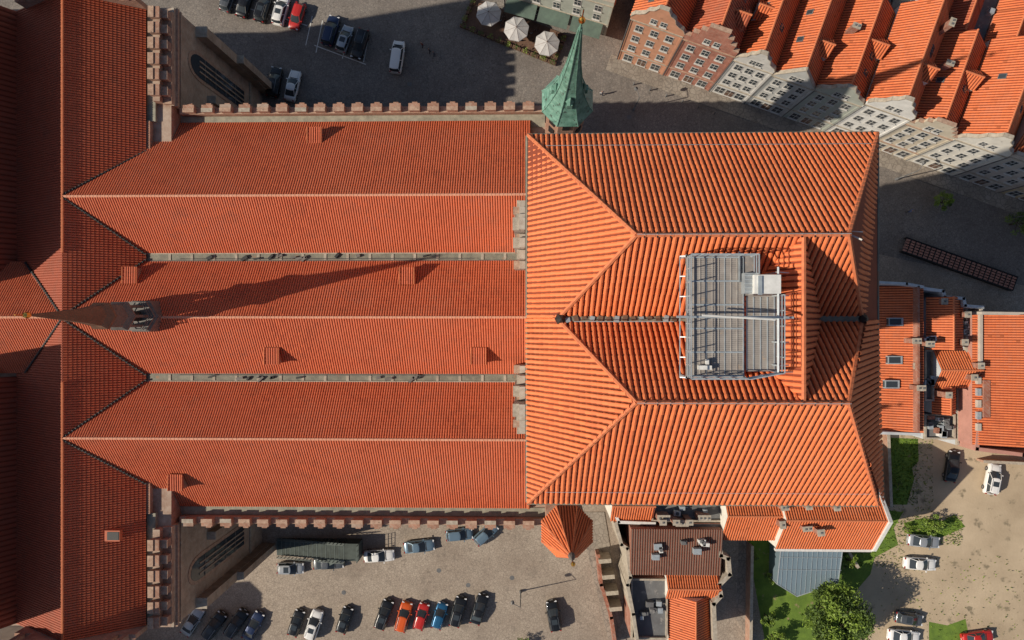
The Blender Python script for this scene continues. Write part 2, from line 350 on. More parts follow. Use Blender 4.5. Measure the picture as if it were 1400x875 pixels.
# fleche
fl=MB(); fc=(-41.2,Y0+.1)
fl.loft(fc,[(1.9,29.5),(1.9,32.3),(1.35,32.7)],6,2); 
for i in range(6):
    t=math.pi/3*i; c=(fc[0]+1.15*math.cos(t),fc[1]+1.15*math.sin(t))
    fl.tube((c[0],c[1],32.7),(c[0],c[1],36.0),.15,6,2)
fl.loft(fc,[(.6,32.7),(.6,36.0)],6,3)
fl.loft(fc,[(1.75,32.7),(1.75,32.9)],6,2)
for i in range(6):
    t=math.pi/3*i;t2=t+math.pi/3
    for z in(33.4,33.8): fl.tube((fc[0]+1.7*math.cos(t),fc[1]+1.7*math.sin(t),z),(fc[0]+1.7*math.cos(t2),fc[1]+1.7*math.sin(t2),z),.05,4,2)
fl.loft(fc,[(1.6,35.9),(1.65,36.2),(1.3,36.8),(1.25,39.0)],6,2)
fl.loft(fc,[(1.5,39.0),(1.46,39.3),(1.1,40.0),(.80,41.8),(.46,44.8),(.14,48.2),(.06,49.0)],6,0)
fl.loft(fc,[(.05,48.6),(.22,48.8),(.29,49.0),(.22,49.3),(.03,49.5)],8,1)
fl.tube((fc[0],fc[1],49.4),(fc[0],fc[1],50.4),.04,5,1)
fl.build('ridge_fleche',[BRONZE,GOLD,LEADG,DARK],church)
# turrets
tu=MB()
c=(4.0,Y0+22.0)
tu.loft(c,[(2.2,0),(2.2,33.6),(2.45,33.8),(2.45,34.2)],8,0,math.pi/8)
for i in range(8):
    t=math.pi/4*i; q=(c[0]+2.06*math.cos(t),c[1]+2.06*math.sin(t))
    for z in(28,31.2): tu.box((q[0],q[1],z+.9),(.14,.75,1.9),t,4)
tu.loft(c,[(2.75,34.1),(2.8,34.4),(2.25,35.6),(1.75,37.2),(1.45,38.4),(1.15,40),(.75,43.5),(.42,47.5),(.12,52.0),(.07,53.2)],8,1,math.pi/8)
for i in range(8):
    t=math.pi/4*i+math.pi/8; pr=None
    for r,z in[(2.8,34.4),(2.25,35.6),(1.75,37.2),(1.15,40),(.75,43.5),(.42,47.5),(.12,52.0)]:
        q=Vector((c[0]+(r+.02)*math.cos(t),c[1]+(r+.02)*math.sin(t),z))
        if pr is not None: tu.tube(pr,q,.05,4,2)
        pr=q
for t in(math.pi*1.5,0,math.pi,math.pi/2):
    q=(c[0]+1.35*math.cos(t),c[1]+1.35*math.sin(t)); tu.box((q[0],q[1],38.0),(.8,.5,1.1),t,2); tu.loft(q,[(.45,38.5),(.02,39.6)],4,1,t)
tu.loft(c,[(.05,53),(.22,53.2),(.28,53.45),(.2,53.7),(.03,53.9)],8,3); tu.tube((c[0],c[1],53.7),(c[0],c[1],55.2),.05,5,3)
c=(4.0,Y0-22.0)
tu.loft(c,[(2.2,0),(2.2,33.4),(2.5,33.8)],8,0,math.pi/8)
ap=Vector((c[0],c[1],41.6))
for i in range(8):
    t=math.pi/4*i+math.pi/8;t2=t+math.pi/4
    a=Vector((c[0]+2.8*math.cos(t),c[1]+2.8*math.sin(t),33.8)); b_=Vector((c[0]+2.8*math.cos(t2),c[1]+2.8*math.sin(t2),33.8))
    facet(tu,[a,b_,ap],.28,.4,.08,5,6); ridge(tu,a,ap,.12,.42,7)
tu.loft(c,[(.35,41.2),(.3,41.7),(.08,42.2),(.06,43.3)],8,8); tu.loft(c,[(.04,43.1),(.2,43.3),(.2,43.5),(.03,43.7)],8,3)
tu.build('stair_turrets',[BRICK,COPPER,simple('copper_seam',(.22,.42,.34),(.1,.2,.16),.6,2),GOLD,DARK,T_TOW,T_PAN,M_RIDGE2,LEADG],church)
# ------------------------------------------------------------------ TOWER
tower=empty('church_tower')
tr=MB(); ty=.05
ZE,ZT,ZV=72.0,78.0,74.3
x0,x1=0.0,16.45; hy=8.75; ry=3.25; xr0,xr1=4.2,12.35; xv0,xv1=1.45,14.6
TT=dict(w=.245,course=.37,r=.072,jit=.007,duty=.385)
for sg in(1,-1):
    Y=lambda y:ty+sg*y
    facet(tr,[(x0,Y(hy),ZE),(x1,Y(hy),ZE),(xr1,Y(ry),ZT),(xr0,Y(ry),ZT)],**TT)
    facet(tr,[(xr0,Y(ry),ZT),(xr1,Y(ry),ZT),(xv1,Y(.12),ZV),(xv0,Y(.12),ZV)],**TT)
    facet(tr,[(x0,Y(hy),ZE),(xr0,Y(ry),ZT),(xv0,Y(.0),ZV-.05),(x0,Y(0),ZE)],**TT)
    facet(tr,[(x1,Y(hy),ZE),(xr1,Y(ry),ZT),(xv1,Y(.0),ZV-.05),(x1,Y(0),ZE)],**TT)
    for a,b_ in(((x0,hy,ZE),(xr0,ry,ZT)),((x1,hy,ZE),(xr1,ry,ZT)),((xr0,ry,ZT),(xr1,ry,ZT)),((xr0,ry,ZT),(xv0,0.15,ZV)),((xr1,ry,ZT),(xv1,.15,ZV))):
        ridge(tr,(a[0],Y(a[1]),a[2]+.05),(b_[0],Y(b_[1]),b_[2]+.05),.10,.34,2)
    tr.tube((x0+.8,Y(hy-.75),ZE+1.05),(x1-.8,Y(hy-.75),ZE+1.05),.013,4,4)
    tr.tube((xr0,Y(ry),ZT+.28),(xr1,Y(ry),ZT+.28),.015,4,4)
    for i in range(16):
        xx=xr0+.3+i*(xr1-xr0-.6)/15; tr.tube((xx,Y(ry),ZT+.05),(xx,Y(ry),ZT+.3),.015,4,4); tr.tube((xx,Y(ry-.12),ZT+.1),(xx,Y(ry+.12),ZT+.1),.03,4,3)
    for i in range(10):
        xx=x0+1+i*1.6; tr.tube((xx,Y(hy-.75),ZE+.8),(xx,Y(hy-.75),ZE+1.07),.012,4,4)
    tr.tube((x0-.06,Y(hy+.05),ZE-.06),(x1+.06,Y(hy+.05),ZE-.06),.07,6,5)
    facet(tr,[(10.65,Y(0),ZT-.05),(10.65,Y(ry+.0),ZT-.05),(8.4,Y(ry-1.2),ZV+.2),(8.4,Y(0),ZV+.2)],**TT)
    facet(tr,[(10.65,Y(0),ZT-.05),(10.65,Y(ry+.0),ZT-.05),(12.75,Y(.2),ZV+.1),(12.75,Y(0),ZV+.1)],**TT)
for xx in(x0-.05,x1+.05): tr.tube((xx,ty-hy,ZE-.06),(xx,ty+hy,ZE-.06),.07,6,5)
ridge(tr,(10.65,ty-ry,ZT),(10.65,ty+ry,ZT),.10,.36,2)
tr.bb(xv0-.1,7,ty-.11,ty+.11,ZV-.02,ZV+.1,5); tr.bb(12.5,xv1+.1,ty-.13,ty+.13,ZV-.02,ZV+.1,5)
for i in range(14): 
    xx=xv0+.3+i*.36; tr.box((xx,ty+U(-.05,.05),ZV+.14),(.2,U(.12,.3),.06),U(-.3,.3),6 if i%3 else 4)
tr.loft((xv0,ty),[(.28,ZV-.1),(.2,ZV+.2),(.03,ZV+.4)],6,3); tr.loft((xv1+.05,ty),[(.28,ZV-.1),(.2,ZV+.2),(.03,ZV+.4)],6,3)
tr.tube((2,ty-.12,ZV+.35),(6.3,ty-.12,ZV+.6),.02,4,4)
p=Vector((12.75,ty+3.3,77.4)); tr.tube(p,p+Vector((.3,-.22,.25)),.035,5,7); tr.tube(p+Vector((.0,.15,0)),p+Vector((.35,.1,.2)),.02,5,7)
tr.build('tiled_roof',[T_TOW,T_PAN,M_RIDGE2,DARK,STEEL,LEAD,WOOD,WHITE],tower)
tw=MB()
tw.bb(.35,x1-.35,ty-hy+.35,ty+hy-.35,0,71.6,0); tw.bb(.15,x1-.15,ty-hy+.15,ty+hy-.15,71.0,71.9,0)
for z in(20,38,54): tw.bb(.2,x1-.2,ty-hy+.2,ty+hy-.2,z,z+.5,1)
for z0,z1_ in((24,36),(42,52),(58,69)):
    for k in(-5,0,5):
        for sg in(1,-1):
            xx=8.3+k; yf=ty+sg*(hy-.35)
            tw.slab([(xx-1.1,yf,z0),(xx+1.1,yf,z0),(xx+1.1,yf,z1_-2),(xx,yf,z1_),(xx-1.1,yf,z1_-2)],(0,sg,0),.05,2)
            yy=ty+k; xf=.35 if sg<0 else x1-.35
            if not (sg<0 and z0<30): tw.slab([(xf,yy-1.1,z0),(xf,yy+1.1,z0),(xf,yy+1.1,z1_-2),(xf,yy,z1_),(xf,yy-1.1,z1_-2)],(sg,0,0),.05,2)
tw.build('tower_walls',[BRICK,STONE,DARK],tower)
# viewing platform
pf=MB(); zp=77.75
def rect(pxa,pya,pxb,pyb,h,th,mi,mb=pf): 
    a=S(pxa,pya,h);b_=S(pxb,pyb,h); mb.bb(a.x,b_.x,b_.y,a.y,h-th,h,mi)
rect(938,350,1018,516,zp,.08,0); rect(1020,404,1062,508,zp-.12,.08,0); rect(1018,350,1030,404,zp-.02,.08,0)
a=S(940,352,zp);b_=S(1016,514,zp)
n=9
for i in range(n+1):
    x=a.x+(b_.x-a.x)*i/n; pf.bb(x-.015,x+.015,b_.y,a.y,zp,zp+.03,1 if i%3==0 else 4)
for i in range(6):
    y=b_.y+(a.y-b_.y)*i/5; pf.bb(a.x,b_.x,y-.03,y+.03,zp,zp+.035,1)
for i in range(60):
    y=b_.y+(a.y-b_.y)*i/60; pf.bb(a.x,b_.x,y-.012,y+.012,zp,zp+.012,4)
a2=S(1022,406,zp);b2=S(1060,506,zp)
for i in range(5):
    x=a2.x+(b2.x-a2.x)*i/4; pf.bb(x-.02,x+.02,b2.y,a2.y,zp-.12,zp-.09,1)
for i in range(36):
    y=b2.y+(a2.y-b2.y)*i/36; pf.bb(a2.x,b2.x,y-.012,y+.012,zp-.12,zp-.105,4)
def rail(p,q,h=1.0,mb=pf,mi=1,r=.03,sp=.5):
    p=Vector(p);q=Vector(q);n=max(1,int((q-p).length/sp))
    for i in range(n+1): 
        c_=p.lerp(q,i/n); mb.tube(c_,c_+Vector((0,0,h)),r,4,mi)
    for hh in(h,h*.66,h*.33): mb.tube(p+Vector((0,0,hh)),q+Vector((0,0,hh)),r,4,mi)
C=[S(938,350,zp),S(1028,350,zp),S(1028,376,zp),S(1062,404,zp),S(1062,508,zp),S(1018,516,zp),S(938,516,zp)]
for i in(0,3,4,5,6): rail(C[i],C[(i+1)%7],.85,r=.026)
rail(C[1],C[2],.85)
for p in(C[0],C[6],C[4],C[5],C[1]): pf.tube((p.x,p.y,zp),(p.x,p.y,74.5),.06,6,1)
for i in range(7):
    y=C[6].y+(C[0].y-C[6].y)*i/6; pf.tube((C[0].x-.02,y,zp),(C[0].x-.22,y,zp-.1),.03,4,1)
pf.tube((C[0].x-.22,C[6].y,zp-.1),(C[0].x-.22,C[0].y,zp-.1),.025,4,1)
p=S(1046,389,zp+.4); pf.box((p.x,p.y,zp+.25),(1.0,.72,.9),0,2); pf.box((p.x-.3,p.y-.05,zp+.73),(.15,.72,.05),0,1)
p=S(1022,388,zp); pf.box((p.x,p.y,zp+.2),(.5,.8,.5),0,3)
for k in range(5): pf.box((p.x,p.y-.3+k*.15,zp+.47),(.5,.04,.03),0,1)
pf.tube(S(925,433,zp+.6),S(1085,434,zp+.6),.05,6,1); pf.tube(S(960,431,zp+.9),S(1060,437,zp+.9),.04,6,2)
for xa in(1064,):
    pf.tube(S(xa,365,zp+.5),S(xa,512,zp+.5),.05,5,1)
for i in range(5): 
    q=S(1064,372+i*32,zp+.5); pf.tube(q,q+Vector((0,0,-1.6)),.04,4,1); pf.tube(q,q+Vector((.55,0,-.4)),.03,4,1)
p=S(962,502,zp); pf.box((p.x,p.y,zp+.15),(.5,.16,.25),0,2); pf.box((p.x+.1,p.y+.22,zp+.12),(.12,.2,.2),0,2)
pf.box((S(1010,390,zp).x,S(1010,365,zp).y,zp+.06),(.05,1.2,.1),0,3)
rail(S(1062,508,zp),S(1085,508,zp-.5),.3); 
pf.build('viewing_platform',[DECKM,STEEL,WHITE,simple('grey_cabinet',(.30,.33,.35),(.20,.22,.24),.5,3),simple('grate_bar',(.40,.37,.34),(.28,.25,.23),.6,3)],tower)
# ------------------------------------------------------------------ GROUND
def sheet(name,pts,z,mat_):
    mb=MB(); mb.poly([(p[0],p[1],z) for p in pts],0); o=mb.build(name,[mat_]); 
    if o.data.polygons[0].normal.z<0: o.data.flip_normals()
    return o
sheet('ground',[(-1500,-1500),(1500,-1500),(1500,1500),(-1500,1500)],0,COB)
G=lambda *l:[S(a,b_) for a,b_ in l]
sheet('cobbled_street',[(-120,26.5),(3,26.5),(16,20),(16,-3),(48,-3),(52,10),(120,-5),(120,120),(-120,120)],.004,COBD)
sheet('dirt_lot',G((1195,590),(1500,590),(1500,1000),(1060,1000),(1170,760)),.004,DIRT)
for i,g in enumerate([G((1213,598),(1255,600),(1256,630),(1247,640),(1250,655),(1240,690),(1212,690)),G((1150,690),(1235,700),(1222,722),(1228,745),(1196,762),(1190,785),(1160,820),(1130,900),(1050,900),(1020,735),(1140,735)),G((1235,715),(1262,708),(1290,712),(1305,703),(1320,720),(1292,733),(1250,740)),G((1270,850),(1295,855),(1320,846),(1330,900),(1270,900))]):
    sheet('grass_lawn',g,.008,GRASS)
def pave(name,pts,h=.12,mat_=SLAB):
    mb=MB(); v=[Vector((p[0],p[1],0)) for p in pts]; mb.slab(v,(0,0,1),h,0); return mb.build(name,[mat_])
A0=S(843,80); B0=S(1400,275); tdir=(B0-A0).normalized(); bdir=Vector((-tdir.y,tdir.x,0))
pave('pavement',[A0-tdir*1-bdir*2.2,B0+tdir*25-bdir*2.2,B0+tdir*25+bdir*.3,A0-tdir*1+bdir*.3])
pave('pavement',[(-39.5,24.8),(2,24.8),(2,26.9),(-39.5,26.9)])
pave('pavement',G((790,700),(826,700),(860,900),(838,900)))
mk=MB()
for a,b_ in(((427,22),(418,62)),((441,28),(432,72)),((480,38),(468,80)),((505,45),(497,85)),((430,62),(500,88)),((300,0),(420,35))):
    p=S(*a);q=S(*b_); d=(q-p).normalized(); nn=Vector((-d.y,d.x,0))*.06
    mk.poly([tuple(p-nn+Vector((0,0,.009))),tuple(p+nn+Vector((0,0,.009))),tuple(q+nn+Vector((0,0,.009))),tuple(q-nn+Vector((0,0,.009)))],0)
mk.build('parking_bay_markings',[WHITE])
mh=MB()
for px,py in((700,790),(560,115),(640,800),(330,80),(860,160),(600,780),(470,810)):
    p=S(px,py); mh.loft((p.x,p.y),[(.35,0),(.35,.02)],12,0)
mh.build('manhole_covers',[GREYFLAT])
# ------------------------------------------------------------------ HOUSES
def wins(mb,O,t,up,n,W,z0,z1,rows,cols,ww=.9,wh=1.45,mf=0,mg=1,marg=.5):
    for r in range(rows):
        for c_ in range(cols):
            x=marg+(W-2*marg)*(c_+.5)/cols; z=z0+(z1-z0)*(r+.5)/rows
            c0=O+t*x+Vector((0,0,z)); ang=math.atan2(t.y,t.x)
            mb.box(c0+n*.03,(ww+.22,.07,wh+.22),ang,mf); mb.box(c0+n*.06,(ww,.06,wh),ang,mg)
            mb.box(c0+n*.09,(.07,.05,wh),ang,mf); mb.box(c0+n*.09+Vector((0,0,.15)),(ww,.045,.07),ang,mf)
            mb.box(c0+n*.13+Vector((0,0,-wh/2-.16)),(ww+.3,.24,.08),ang,mf)
def chim(mb,c,sx,sy,z0,z1,ang=0,mi=4,mc=5):
    mb.box((c[0],c[1],(z0+z1)/2),(sx,sy,z1-z0),ang,mi); mb.box((c[0],c[1],z1+.06),(sx+.16,sy+.16,.12),ang,mc)
    k=max(1,int(sx/.45))
    for i in range(k):
        o=Vector((math.cos(ang),math.sin(ang)))*((i+.5)/k-.5)*sx; mb.box((c[0]+o.x,c[1]+o.y,z1+.17),(.22,.22,.12),ang,6)
def townhouse(name,A,B,depth,ze,zr,wall,tile,rows=4,cols=3,style='step'):
    e=empty(name,tuple(A)); A=Vector(A);B=Vector(B); t=(B-A).normalized(); n=Vector((t.y,-t.x,0)); b_=-n; W=(B-A).length; ang=math.atan2(t.y,t.x)
    def g(x,y,z): return A+t*x+b_*y+Vector((0,0,z))
    w=MB()
    prof=[(0,0),(W,0),(W,ze)]
    if style=='step':
        k=4
        for i in range(k):
            zz=ze+(zr+.5-ze)*(i+1)/k; xs=W-(W/2-.6)*i/k; prof+=[(xs,zz),(W-(W/2-.6)*(i+1)/k,zz)]
        prof+=[(W-p[0],p[1]) for p in reversed(prof[3:])]
    elif style=='curve':
        cv=[(.0,.15),(.06,.35),(.13,.42),(.22,.55),(.27,.8),(.36,.9),(.42,1.12)]
        prof+=[(W-a*W,ze+(zr-ze)*h_) for a,h_ in cv]; prof+=[(a*W,ze+(zr-ze)*h_) for a,h_ in reversed(cv)]
    elif style=='flat':
        prof+=[(W,ze+1.1),(0,ze+1.1)]
    else: prof+=[(W/2,zr+.35)]
    prof.append((0,ze))
    w.slab([g(x,-.02,z) for x,z in prof],b_,.38,0)
    for y0,y1 in((.36,depth),):
        w.poly([g(0.02,y0,0),g(0.02,y1,0),g(0.02,y1,ze),g(0.02,y0,ze)],0); w.poly([g(W-.02,y0,0),g(W-.02,y1,0),g(W-.02,y1,ze),g(W-.02,y0,ze)],0); w.poly([g(0,y1,0),g(W,y1,0),g(W,y1,ze),g(0,y1,ze)],0)
    for i in range(2,len(prof)-1):
        a,c_=prof[i],prof[i+1]
        p=g(a[0],.17,a[1]+.04);q=g(c_[0],.17,c_[1]+.04); 
        if abs(a[0]-c_[0])>.05: 
            d=(q-p).normalized(); side=b_*.27
            upv=d.cross(b_).normalized()
            if upv.z<0: upv=-upv
            w.slab([p-side,q-side,q+side,p+side],upv,.09,1)
    for z in(3.6,ze-.1): w.box(g(W/2,-.06,z),(W,.16,.22),ang,1)
    for xx in(.18,W-.18): w.box(g(xx,-.05,ze/2),(.3,.12,ze),ang,0)
    w.tube(g(.05,-.15,0),g(.05,-.15,ze),.06,5,2)
    w.build('walls',[wall,COPB if style=='step' else STONE,GREYFLAT],None).parent=e
    wi=MB(); wins(wi,A,t,None,n,W,3.9,ze-.3,rows-1,cols); wins(wi,A,t,None,n,W,.3,3.3,1,cols,1.2,1.9)
    if style!='flat': wins(wi,g(W*.25,0,0),t,None,n,W*.5,ze+.2,ze+(zr-ze)*.55,1,2,.7,1.0)
    wi.box(g(W*.5,-.06,1.2),(1.1,.1,2.4),ang,2)
    wi.build('windows',[FRAME,GLASS,WOOD],None).parent=e
    r=MB(); c0=g(W/2,depth/2+.15,0)
    if style=='flat': gable(r,(c0.x,c0.y),ang,W+.1,depth-.3,ze,zr,w=.36,course=.5)
    else: gable(r,(c0.x,c0.y),ang+math.pi/2,depth-.3,W+.2,ze,zr,0,0,w=.36,course=.5)
    xx=W*random.choice((.2,.8)); yy=depth*U(.5,.85); cc=g(xx,yy,0); chim(r,(cc.x,cc.y),.9,.55,ze-.5,zr+U(-.2,.6),ang+random.choice((0,1.57)),4,5)
    if style!='flat' and depth>10:
        sd=random.choice((-1,1)); cc=g(W*(.5+.24*sd),depth*U(.35,.6),0); zd=ze+(zr-ze)*.45
        gable(r,(cc.x,cc.y),ang,W*.42,2.6,zd,zd+1.5,0,0,w=.36,course=.5)
        r.box((cc.x,cc.y,zd-.55),(W*.40,2.4,1.1),ang,3)
    for k in range(2):
        xx=W*random.choice((.25,.75)); yy=depth*U(.2,.9); cc=g(xx,yy,ze+(zr-ze)*.5+.1)
        if style!='flat': 
            sl=math.atan2(zr-ze,W/2)
            u_=(t*(1 if xx<W/2 else -1)*math.cos(sl)+Vector((0,0,math.sin(sl)))); nn=u_.cross(b_).normalized(); 
            if nn.z<0: nn=-nn
            r.slab([cc-u_*.5-b_*.35,cc+u_*.5-b_*.35,cc+u_*.5+b_*.35,cc-u_*.5+b_*.35],nn,.13,6)
            r.slab([cc-u_*.42-b_*.27+nn*.13,cc+u_*.42-b_*.27+nn*.13,cc+u_*.42+b_*.27+nn*.13,cc-u_*.42+b_*.27+nn*.13],nn,.02,7)
    r.build('roof',[tile,T_PAN,M_RIDGE2,wall,BRICKH,STONE,GREYFLAT,GLASS],None).parent=e
    for ch in e.children: ch.matrix_parent_inverse=Matrix.Translation(-Vector(e.location))
    return e,g,W,t,b_,ang
cols_=[plaster('salmon_render',(.60,.30,.19)),brickmat('red_facade',(.52,.20,.14),(.45,.17,.115),(.48,.30,.24)),plaster('pale_grey_render',(.62,.61,.59)),plaster('grey_render',(.50,.51,.50)),plaster('sage_render',(.42,.45,.40)),plaster('white_render',(.80,.79,.76)),plaster('beige_render',(.60,.53,.42)),plaster('cream_render',(.74,.71,.64)),plaster('dusty_render',(.52,.46,.41)),plaster('ochre_render',(.55,.42,.26))]
widths=[7.4,7.3,5.6,6.0,6.6,6.4,6.6,7.2,7.2,7.0,7.5,7.5]
sty=['curve','step','curve','tri','curve','curve','step','curve','flat','curve','step','flat']
pos=0
for i,wd in enumerate(widths):
    a=A0+tdir*pos; b_=A0+tdir*(pos+wd-.03); pos+=wd
    ze=[14,13.5,12.5,12,12,13,11.5,12,12.5,12,12,12][i]; zr=ze+[4.6,5,3.8,4,3.4,4.4,3.2,4.6,3.4,4.2,4,4][i]
    dep=[9,11,13,13,13,14,13,14,13,13,12,12][i]
    e,g,W,t,bb_,ang=townhouse('town_house',a,b_,dep,ze,zr,cols_[i%10],T_HSE if i not in(1,) else T_HSE2,4,3,sty[i])
    r=MB(); zz=ze-U(.5,2.0); L=U(9,12); wv=W*U(.62,.8); side=random.choice((0,1))
    xc=wv/2 if side==0 else W-wv/2; c0=g(xc,dep+L/2,0)
    gable(r,(c0.x,c0.y),ang+math.pi/2,L,wv,zz,zz+U(2.4,3.4),0,1.5 if i%2 else 0,w=.36,course=None)
    r.box((c0.x,c0.y,zz/2),(wv-.1,L-.1,zz-.02),ang,3)
    xo=W-(W-wv)/2 if side==0 else (W-wv)/2; c1=g(xo,dep+L/2,0); zf=U(8,11); r.box((c1.x,c1.y,zf/2),(W-wv-.1,L,zf),ang,7)
    for k in range(4): 
        cc=c1+bb_*U(-L*.45,L*.45)+t*U(-.5,.5); r.box((cc.x,cc.y,zf+.4),(U(.4,.9),U(.4,.9),U(.6,1.2)),ang,random.choice((4,5,8)))
    ro=r.build('rear_wing',[T_HSE if i%3 else T_HSE2,T_PAN,M_RIDGE2,cols_[(i*3)%10],BRICKH,STONE,GREYFLAT,GREYFLAT,STEEL]); ro.parent=e; ro.matrix_parent_inverse=Matrix.Translation(-Vector(e.location))
pos=8
for i in range(11):
    wd=U(5.5,7.5); L=15; st=25.5+U(-.5,.5); e=empty('back_street_house'); r=MB()
    c0=A0+tdir*(pos+wd/2)+bdir*(st+L/2); ze=U(10.5,13); ang=math.atan2(tdir.y,tdir.x)
    if i%4==2:
        r.box((c0.x,c0.y,ze/2),(wd-.05,L,ze),ang,7); 
        for k in range(5):
            cc=c0+tdir*U(-2,2)+bdir*U(-6,6); r.box((cc.x,cc.y,ze+.5),(U(.5,1.6),U(.5,1.4),U(.6,1.4)),ang,random.choice((5,8,4)))
    else:
        r.box((c0.x,c0.y,ze/2-.02),(wd-.05,L,ze),ang,3); gable(r,(c0.x,c0.y),ang+math.pi/2,L,wd+.1,ze,ze+U(3,4.5),0,0,w=.36,course=.5)
        cc=c0+tdir*1.2; gable(r,(cc.x,cc.y),ang,wd*.9,4,ze+1,ze+3.2,0,0,w=.36,course=.5)
        cc=c0+tdir*wd*.3+bdir*U(-5,5); chim(r,(cc.x,cc.y),1,.6,ze,ze+4.2,ang)
        cc=c0-tdir*wd*.25+bdir*U(-5,5); r.box((cc.x,cc.y,ze+1.9),(1.3,1.4,1.4),ang,8)
    r.build('house_body',[T_HSE if i%3 else T_HSE2,T_PAN,M_RIDGE2,cols_[(i*7)%10],BRICKH,STONE,GREYFLAT,GREYFLAT,WHITE],e)
    pos+=wd
a=S(690,8);b_=S(828,48)
townhouse('restaurant_house',a,b_,11,9.5,13.5,cols_[4],T_HSE2,3,5,'flat')
aw=MB(); dn=(b_-a).normalized(); nn=Vector((dn.y,-dn.x,0))
for k in range(3):
    p=a+dn*(.6+k*5); q=p+dn*4.6; aw.slab([p+Vector((0,0,3.6))+nn*.1,q+Vector((0,0,3.6))+nn*.1,q+nn*2.0+Vector((0,0,2.7)),p+nn*2.0+Vector((0,0,2.7))],(0,0,1),.05,0)
aw.build('shop_awnings',[simple('awning_cloth',(.10,.15,.12),(.07,.10,.085),.8)])
# ------------------------------------------------------------------ low blocks
BM=[T_HSE,T_PAN,M_RIDGE2,cols_[7],BRICKH,STONE,GREYFLAT,GLASS,STEEL,WHITE,T_HSE2,T_DARK]
def Q(px0,py0,px1,py1,h):
    a=S(px0,py1,h);b_=S(px1,py0,h); return a.x,a.y,b_.x,b_.y
def shed(r,px0,py0,px1,py1,zl,zh,side,mi=0,wall=3,course=.45):
    zm=(zl+zh)/2; x0,y0,x1,y1=Q(px0,py0,px1,py1,zm)
    z={'L':(zh,zl,zl,zh),'R':(zl,zh,zh,zl),'T':(zl,zl,zh,zh),'B':(zh,zh,zl,zl)}[side]
    c=[(x0,y0,z[0]),(x1,y0,z[1]),(x1,y1,z[2]),(x0,y1,z[3])]
    facet(r,c,.34,course,.08,mi,1)
    for i in range(4):
        a=c[i];b_=c[(i+1)%4]; r.poly([(a[0],a[1],0),(b_[0],b_[1],0),b_,a],wall)
    return c
def gbl(r,px0,py0,px1,py1,ze,zr,along='x',ha=0,hb=0,wall=3):
    x0,y0,x1,y1=Q(px0,py0,px1,py1,ze)
    r.bb(x0+.1,x1-.1,y0+.1,y1-.1,0,ze-.02,wall)
    if along=='x': gable(r,((x0+x1)/2,(y0+y1)/2),0,x1-x0,y1-y0,ze,zr,ha,hb)
    else: gable(r,((x0+x1)/2,(y0+y1)/2),math.pi/2,y1-y0,x1-x0,ze,zr,ha,hb)
def flat(r,px0,py0,px1,py1,h,mi=6,wall=3,par=True):
    x0,y0,x1,y1=Q(px0,py0,px1,py1,h); r.bb(x0,x1,y0,y1,0,h-.03,wall); r.bb(x0+.05,x1-.05,y0+.05,y1-.05,h-.03,h,mi)
    if par:
        for a in((x0,x1,y0,y0+.25),(x0,x1,y1-.25,y1),(x0,x0+.25,y0+.25,y1-.25),(x1-.25,x1,y0+.25,y1-.25)): r.bb(*a,h,h+.45,5)
def junk(r,px,py,h,n=4,sp=12):
    for i in range(n):
        p=S(px+U(-sp,sp),py+U(-sp,sp),h); s1=U(.4,1.1); r.box((p.x,p.y,h+.35),(s1,U(.4,1.0),.8),U(-.1,.1),random.choice((8,9,8,4,6)))
        if rnd()<.5: r.loft((p.x,p.y),[(.25,h+.75),(.25,h+.85)],8,6)
        else: r.tube((p.x,p.y,h+.2),(p.x+U(-1.5,1.5),p.y,h+.2),.08,5,8)
def skyl(r,px,py,h,lx=1.9):
    p=S(px,py,h); r.box((p.x,p.y,h+.25),(lx,1.1,.7),0,8); r.box((p.x-.1,p.y,h+.62),(lx-.4,.8,.04),0,7); r.box((p.x-lx/2,p.y,h+.2),(.05,.8,.5),0,7)
def edgewall(r,pts,h,mi=5,th=.35,base=0):
    for i in range(len(pts)-1):
        p=S(*pts[i],h);q=S(*pts[i+1],h); c_=(p+q)/2; d=q-p; r.box((c_.x,c_.y,(h+base)/2),(d.length+th*.8,th,h-base),math.atan2(d.y,d.x),mi)
BLUEW=plaster('bluish_white_render',(.52,.54,.56))
e=empty('skylight_house'); r=MB()
shed(r,1206,390,1256,590,9,11.3,'R')
for px,py in((1222,440),(1221,492),(1217,525)): skyl(r,px,py,9.9)
edgewall(r,((1203,386),(1240,388),(1262,392)),11.9,3); edgewall(r,((1256,392),(1256,590)),11.9,4,.3); edgewall(r,((1204,592),(1258,594)),10.6,3)
for k,(px,py) in enumerate(((1250,466),(1268,470),(1256,530))): p=S(px,py,12); chim(r,(p.x,p.y),1.0,.6,9,12.6); 
r.build('house_body',[T_HSE,T_PAN,M_RIDGE2,BLUEW]+BM[4:],e)
e=empty('courtyard_house'); r=MB()
gbl(r,1266,406,1316,478,9.5,11.6,'y'); flat(r,1318,420,1342,482,8.2); flat(r,1262,478,1275,548,8)
gbl(r,1276,480,1332,530,8.5,10.4,'x'); gbl(r,1274,528,1306,566,7.5,9.2,'y'); flat(r,1262,566,1304,600,6.2); flat(r,1306,532,1330,608,6)
junk(r,1268,468,9.6,5,6); junk(r,1325,450,8.3,9,9); junk(r,1268,520,8,6,5); junk(r,1282,582,6.3,12,14); junk(r,1320,565,6.2,9,10)
edgewall(r,((1262,394),(1290,398),(1292,406),(1318,408),(1320,418),(1344,420)),10.8,3,.4)
for px,py in((1252,500),(1318,468),(1331,516),(1296,540),(1340,500),(1322,430),(1290,412)): p=S(px,py,11); chim(r,(p.x,p.y),.7,.7,7,11.2)
r.build('house_body',[T_HSE,T_PAN,M_RIDGE2,BLUEW]+BM[4:],e)
e=empty('large_roof_house'); r=MB()
shed(r,1344,430,1460,612,9.5,14,'R',0,3)
